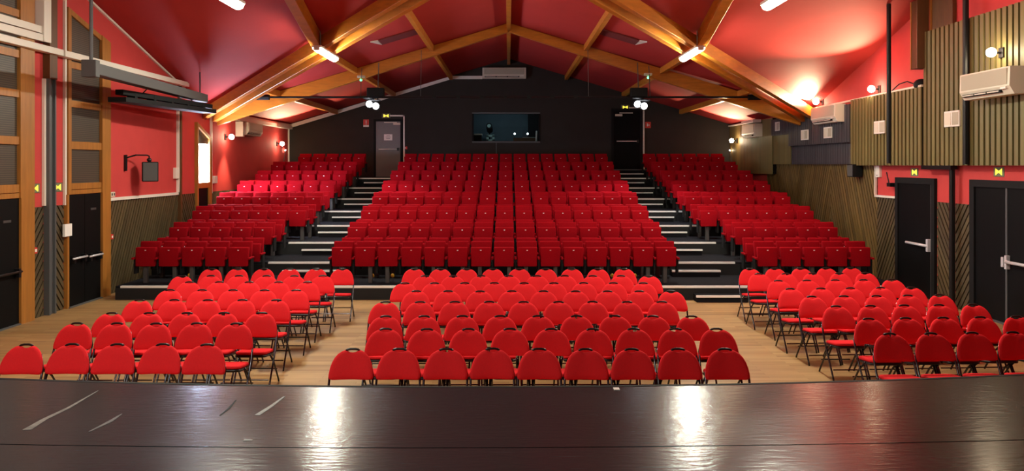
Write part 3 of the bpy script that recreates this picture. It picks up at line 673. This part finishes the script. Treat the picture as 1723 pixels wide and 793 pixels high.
# ------------------------------------------------------------------ rear wall things
def rear_door(name, label, x0, x1, z0, z1, m, bar, closer_left):
    t = thing(name, label, 'door', (0,YB,0), 0, None, 'structure')
    B(x0,x1,-.05,0,z0,z1).build('door_leaf',m,t)
    for a, b in ((x0-.08,x0),(x1,x1+.08)): B(a,b,-.07,0,z0,z1+.08).build('door_post','black',t)
    B(x0,x1,-.07,0,z1,z1+.08).build('lintel','black',t)
    MB().tube([(x0+.1,-.1,bar),(x1-.08,-.1,bar)], .018).build('push_bar','alu',t)
    B(x1-.12,x1-.04,-.12,-.05,bar-.05,bar+.05).build('bar_bracket','blackmetal',t)
    if closer_left: B(x0+.05,x0+.3,-.12,-.05,z1-.2,z1-.13).build('closer','cream',t); B(x0+.2,x0+.68,-.11,-.08,z1-.1,z1-.07).build('closer_arm','cream',t)
    else: B(x1-.25,x1-.0,-.12,-.05,z1-.12,z1-.05).build('closer','cream',t); B(x1-.58,x1-.12,-.11,-.08,z1-.05,z1-.02).build('closer_arm','cream',t)
    return t
rear_door('door_5','grey rear door with a notice, at the top of the left aisle', -4.78,-3.9,tier_z(7),4.14,'doorgrey',3.14,False)
rear_door('door_6','black rear door at the top of the right aisle', 3.78,4.72,tier_z(8),4.53,'door',3.43,True)
conduit('white trunking around the grey rear door to its exit sign', [(-4.26,YB-.03,4.35),(-3.77,YB-.03,4.35),(-3.77,YB-.03,2.7)], .028)
conduit('white trunking around the black rear door to its exit sign', [(4.36,YB-.03,4.63),(4.86,YB-.03,4.63),(4.86,YB-.03,2.3)], .028)
conduit('thin grey conduit below the control booth window', [(-.45,YB-.02,2.8),(-.45,YB-.02,3.42)], .02, 'legrey')
conduit('thin pale trunking in the rear left corner', [(XL+.03,YB-.03,2.5),(XL+.03,YB-.03,3.86)], .025)
def sign(name, label, x, z, wd, h, m, y=YB):
    t = thing(name, label, 'sign', (x,y,z)); B(-wd/2,wd/2,-.012,0,-h/2,h/2).build('plate',m,t); return t
t = sign('fire_sign','red and white notice left of the grey rear door', -5.14,4.08,.2,.27,'signred'); B(-.1,.1,-.014,-.011,-.135,-.07).build('lower_band','paper',t); B(-.012,.012,-.015,-.011,.0,.1).build('pictogram','paper',t); B(-.012,.012,-.015,-.011,-.045,-.02).build('pictogram','paper',t)
t = sign('door_notice','white paper notice on the grey rear door', -4.34,3.57,.3,.22,'paper',YB-.051)
for i, wd in enumerate((.12,.18,.14)): B(-wd/2,wd/2,-.0135,-.0115,.05-i*.05,.062-i*.05).build('text_line','legrey',t)
t = sign('fire_sign','red square sign right of the black rear door', 5.02,4.02,.2,.22,'signred'); B(-.04,.0,-.015,-.011,-.05,.05).build('pictogram','paper',t); B(.02,.05,-.015,-.011,-.03,.02).build('pictogram','paper',t)
t = thing('fire_alarm','tiny red alarm button right of the grey rear door','alarm button',(-3.72,YB,3.19)); B(-.06,.06,-.05,0,-.05,.05).build('case','redplastic',t,bevel=.008); B(-.02,.02,-.053,-.05,-.02,.02).build('call_point','paper',t)
# control booth window and room
t = thing('window_4','wide control booth window in the black rear wall','window',(0,YB,0),0,None,'structure')
for a in ((WX0-.05,WX1+.05,-.03,.2,WZ1,WZ1+.05),(WX0-.05,WX1+.05,-.05,.2,WZ0-.05,WZ0)): B(*a).build('rail','steelgrey',t)
for a in ((WX0-.05,WX0,-.03,.2,WZ0,WZ1),(WX1,WX1+.05,-.03,.2,WZ0,WZ1)): B(*a).build('stile','black',t)
B(WX0,WX1,.09,.1,WZ0,WZ1).build('pane','glass',t)
for nm, a in (('rear',(-2.2,2.2,32.6,32.7,2.6,5.1)),('left',(-2.3,-2.2,30.21,32.7,2.6,5.1)),('right',(2.2,2.3,30.21,32.7,2.6,5.1)),('ceiling',(-2.3,2.3,30.21,32.7,5.1,5.2)),('floor',(-2.3,2.3,30.21,32.7,2.5,2.6))):
    struct(B(*a).build('wall_booth_'+nm if nm in ('rear','left','right') else nm,'boothwall'))
tag(B(.75,1.6,32.3,32.55,2.6,5.0).build('booth_curtain','black'), 'black curtain in the right rear of the control booth', 'curtain')
t = thing('booth_desk','dark desk along the control booth window','desk',(0,30.3,2.6)); B(-2.1,2.1,.05,.75,.72,.77).build('desk_top','black',t); [B(x-.03,x+.03,.6,.7,0,.72).build('leg','black',t) for x in (-1.9,1.9)]
t = thing('mixing_desk','sloping mixing desk in the control booth','mixing desk',(.62,30.65,3.37)); MB().prism([(-.45,-.2,0),(-.45,.3,0),(-.45,.3,.08),(-.45,-.2,.2)], (.85,0,0)).build('console','post',t); B(-.12,.38,-.22,-.16,.205,.225).build('meter_bridge','boothitem',t)
for x, lab in ((.22,'small bright lamp left over the booth mixing desk'),(.7,'small bright lamp right over the booth mixing desk')):
    t = thing('desk_lamp',lab,'lamp',(x,30.9,3.37)); MB().tube([(0,0,0),(0,.02,.28),(0,-.06,.38)], .008).build('gooseneck','blackmetal',t); MB().sphere((0,-.07,.36), .035).build('bulb','desklamp',t,smooth=True)
t = thing('white_cabinet','small white topped cabinet at left in the control booth','cabinet',(-1.1,30.6,3.37)); B(-.18,.1,-.15,.2,0,.3).build('body','black',t,bevel=.005); B(-.2,.12,-.17,.22,.3,.35).build('lid','white',t,bevel=.006)
t = thing('office_chair','grey office chair back in the control booth','chair',(-.68,30.95,2.6)); mb = MB(); [mb.box(*a) for a in ((-.15,-.07,-.03,.03,.8,1.08),(.07,.15,-.03,.03,.8,1.08),(-.15,.15,-.03,.03,1.02,1.1),(-.15,.15,-.03,.03,.78,.93))]; mb.build('backrest','boothitem',t); B(-.24,.22,-.5,-.05,.72,.8).build('seat','boothitem',t); MB().tube([(0,-.2,0),(0,-.2,.72)], .03).build('pedestal','blackmetal',t)
t = thing('follow_spot','black follow spot on a stand in the control booth','stage light',(-.72,31.6,2.6)); MB().tube([(0,0,0),(0,0,1.2)], .025).build('stand','black',t); MB().tube([(0,.25,1.3),(-.02,-.2,1.45)], .12, 12).build('housing','black',t); MB().tube([(-.02,-.2,1.45),(-.025,-.22,1.457)], .07, 12).build('lens','boothitem',t)
t = thing('white_post','short white post at the right edge of the booth window','post',(1.02,30.42,3.37)); MB().tube([(0,0,0),(0,0,.42)], .035, 10).build('shaft','white',t); MB().sphere((0,0,.42), .036).build('cap','white',t)
tag(B(-.5,.05,30.45,30.75,3.375,3.45).build('booth_keyboard','black',bevel=.006), 'flat black control panel lying on the booth desk', 'control panel')
bl = bpy.data.lights.new('booth_fill_light','POINT'); bl.energy = 28; bl.color = (.7,.88,1); bl.shadow_soft_size = .1  # fill light added to brighten the booth equipment, no fixture there
blo = bpy.data.objects.new('booth_fill_light', bl); COL.objects.link(blo); blo.location = (-.2,30.45,4.75)
# ------------------------------------------------------------------ lighting bar and floods
t = thing('lighting_bar','long black lighting bar spanning the hall below the rafters','lighting bar',(0,21.9,4.36))
MB().tube([(-6.75,0,0),(6.8,0,0)], .028, 10).build('pipe','blackmetal',t)
for x0, x1 in ((-6.75,-6.3),(6.3,6.8)): MB().tube([(x0,0,.0),(x1,0,.0)], .075, 10).build('end_sleeve','black',t)
for x, r in ((-2.32,.008),(2.1,.008),(-3.45,.014),(3.42,.014),(-3.9,.008),(3.72,.012)):
    MB().tube([(x,0,0),(x,.2,zb(x)-4.36-.1)], r, 6).build('hanger_rod','steelgrey',t)
for k in range(7): B(-2+k*.62,-1.9+k*.62,-.033,.033,-.025,.035).build('cable_clip','black',t)
def flood(label, x, tilt):
    t = thing('flood_light', label, 'stage light', (x,21.9,4.36))
    B(-.22,.22,-.12,.12,.0,.24).build('housing','black',t,bevel=.02)
    MB().tube([(.05,0,.03),(.05,0,-.1)], .02).build('clamp','blackmetal',t)
    for i in (0, 1):
        cx = -.10+i*.17; a = Vector((cx,-.02,-.13-.05*i)); b = a+Vector((tilt*.1,-.22,-.07))
        h = MB().tube([a,b], [.075,.115], 14).build('lamp_head','black',t); d = (b-a).normalized()
        MB().tube([b+d*.001,b+d*.012], .085, 14).build('lens','flood',h)
        mb = MB(); mb.prism([b+Vector((-.13,0,.11)),b+Vector((.13,0,.11)),b+Vector((.15,-.16,.15)),b+Vector((-.15,-.16,.15))],(0,.004,.004)); mb.build('barn_door','black',h)
    sp = bpy.data.lights.new('flood_beam','SPOT'); sp.energy = 420; sp.spot_size = math.radians(100); sp.spot_blend = .6; sp.color = (.95,.96,1); sp.shadow_soft_size = .1
    so = bpy.data.objects.new('flood_beam', sp); COL.objects.link(so); so.parent = t; so.location = (0,-.35,-.25); so.rotation_euler = (math.radians(-8),0,0)
flood('twin flood light on the bar left of centre, above the grey rear door', -3.5, -.3)
flood('twin flood light on the bar right of centre, above the black rear door', 3.42, .3)
for x, s in ((-3.92,'left'),(3.7,'right')):
    t = thing('emergency_light', f'small emergency lamp with green light under the {s} rafter', 'emergency light', (x,22.1,zb(x)-.42)); B(-.1,.1,-.06,.06,.06,.12).build('casing','white',t,bevel=.01); MB().sphere((0,-.03,.0), .035).build('green_lamp','greenled',t,smooth=True)
# ------------------------------------------------------------------ tube lamps
def batten(label, x, y, z=4.84, L=1.7):
    t = thing('tube_lamp', label, 'ceiling light', (x,y,z))
    B(-.10,.10,-L/2,L/2,.056,.10).build('body','white',t,bevel=.01)
    mb = MB(); n = 10; prof = [(.085*math.cos(PI+PI*k/n), .075*math.sin(PI+PI*k/n)+.06) for k in range(n+1)]
    mb.prism([(px,-L/2+.02,pz) for px, pz in prof], (0,L-.04,0)); mb.build('diffuser','tube',t)
    for s_ in (-1,1): B(-.06,.06,s_*(L/2-.002)-.02,s_*(L/2-.002)+.02,.0,.06).build('end_cap','white',t,bevel=.008)
    for s_ in (-.3,.3):
        yy = y+s_*L; zc = min(zf(yy), zb(x)) if yy > 14 else zf(yy)
        MB().tube([(0,s_*L,.12),(0,s_*L,zc-z-.0)], .008, 6).build('hanger','steelgrey',t)
batten('hanging tube lamp below the left valley beam', -3.8, 17.3)
batten('hanging tube lamp below the right valley beam', 3.8, 17.3)
batten('tube lamp cut off by the top edge at left', -3.8, 10.85, 4.77)
batten('tube lamp cut off by the top edge at right', 3.8, 11.4, 4.86)
batten('added unseen tube lamp over the stage front, above the picture', -3.8, 4.4)  # unseen lamp added to light the front chairs from the left
# ------------------------------------------------------------------ wall sconces
def sconce(label, x, y, z, sx, aims):
    t = thing('wall_lamp', label, 'wall lamp', (x,y,z))
    B(min(0,-sx*.03),max(0,-sx*.03),-.06,.06,-.08,.08).build('wall_plate','blackmetal',t,bevel=.005)
    MB().tube([(-sx*.02,0,0),(-sx*.14,-.02,0)], .018).build('arm','blackmetal',t)
    MB().sphere((-sx*.2,-.04,0), .075, 14, 10).build('bulb','bulb',t,smooth=True)
    for tgt, en, ang in aims:
        sp = bpy.data.lights.new('lamp_beam','SPOT'); sp.energy = en; sp.spot_size = math.radians(ang); sp.spot_blend = .75; sp.color = (1,.76,.46); sp.shadow_soft_size = .05
        so = bpy.data.objects.new('lamp_beam', sp); COL.objects.link(so); so.parent = t; p = Vector((-sx*.36,-.04,.0)); so.location = p
        d = Vector(tgt)-(Vector((x,y,z))+p); so.rotation_euler = d.to_track_quat('-Z','Y').to_euler()
sconce('lit wall lamp left of the left wall air conditioner', XL, 23.3, 3.36, -1, [((-7.6,23.2,2.0),300,70)])
sconce('lit wall lamp in the rear left corner', XL, 28.5, 3.3, -1, [((-6.7,26.8,4.5),900,84)])
sconce('lit wall lamp in the rear right corner', 7.93, 28.9, 3.42, 1, [((6.7,27.0,4.5),900,84)])
sconce('lit wall lamp above the charcoal panel air conditioner', XR, 21.3, 4.19, 1, [((6.6,19.9,5.2),3000,78)])
sconce('lit wall lamp on the red wall above the lower olive slats', XR, 18.05, 4.22, 1, [((5.8,17.0,6.4),700,100)])
sconce('very bright wall lamp on the tall olive slats', 7.86, 13.25, 4.36, 1, [((5.2,13.4,7.4),900,100)])
for y, x, lab in ((29.4,XL,'tiny lit reading lamp in the rear left corner'),(29.7,7.955,'tiny lit reading lamp in the rear right corner')):
    t = thing('small_lamp',lab,'wall lamp',(x,y,3.08)); s_ = 1 if x < 0 else -1
    MB().tube([(0,0,-.4),(s_*.05,0,0)], .01).build('stem','steelgrey',t); MB().sphere((s_*.06,0,.015), .022).build('bulb','bulb',t,smooth=True)

# ------------------------------------------------------------------ hatches in the rear ceiling slopes, recess shade and light painted on
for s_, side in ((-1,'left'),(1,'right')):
    t = thing('roof_hatch', f'rectangular hatch with painted recess shade in the {side} ceiling slope near the ridge', 'hatch', (0,0,-.03))
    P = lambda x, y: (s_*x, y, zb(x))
    MB().prism([P(2.14,19.45),P(3.05,19.45),P(3.05,20.1),P(2.14,20.1)], (0,0,.028)).build('panel', 'hatch', t)  # flat dark panel paints the shade inside the hatch recess
    MB().prism([P(3.06,19.45),P(3.22,19.35),P(3.06,20.1)], (0,0,.026)).build('bracket', 'white', t)  # white triangle paints the lit side of the recess
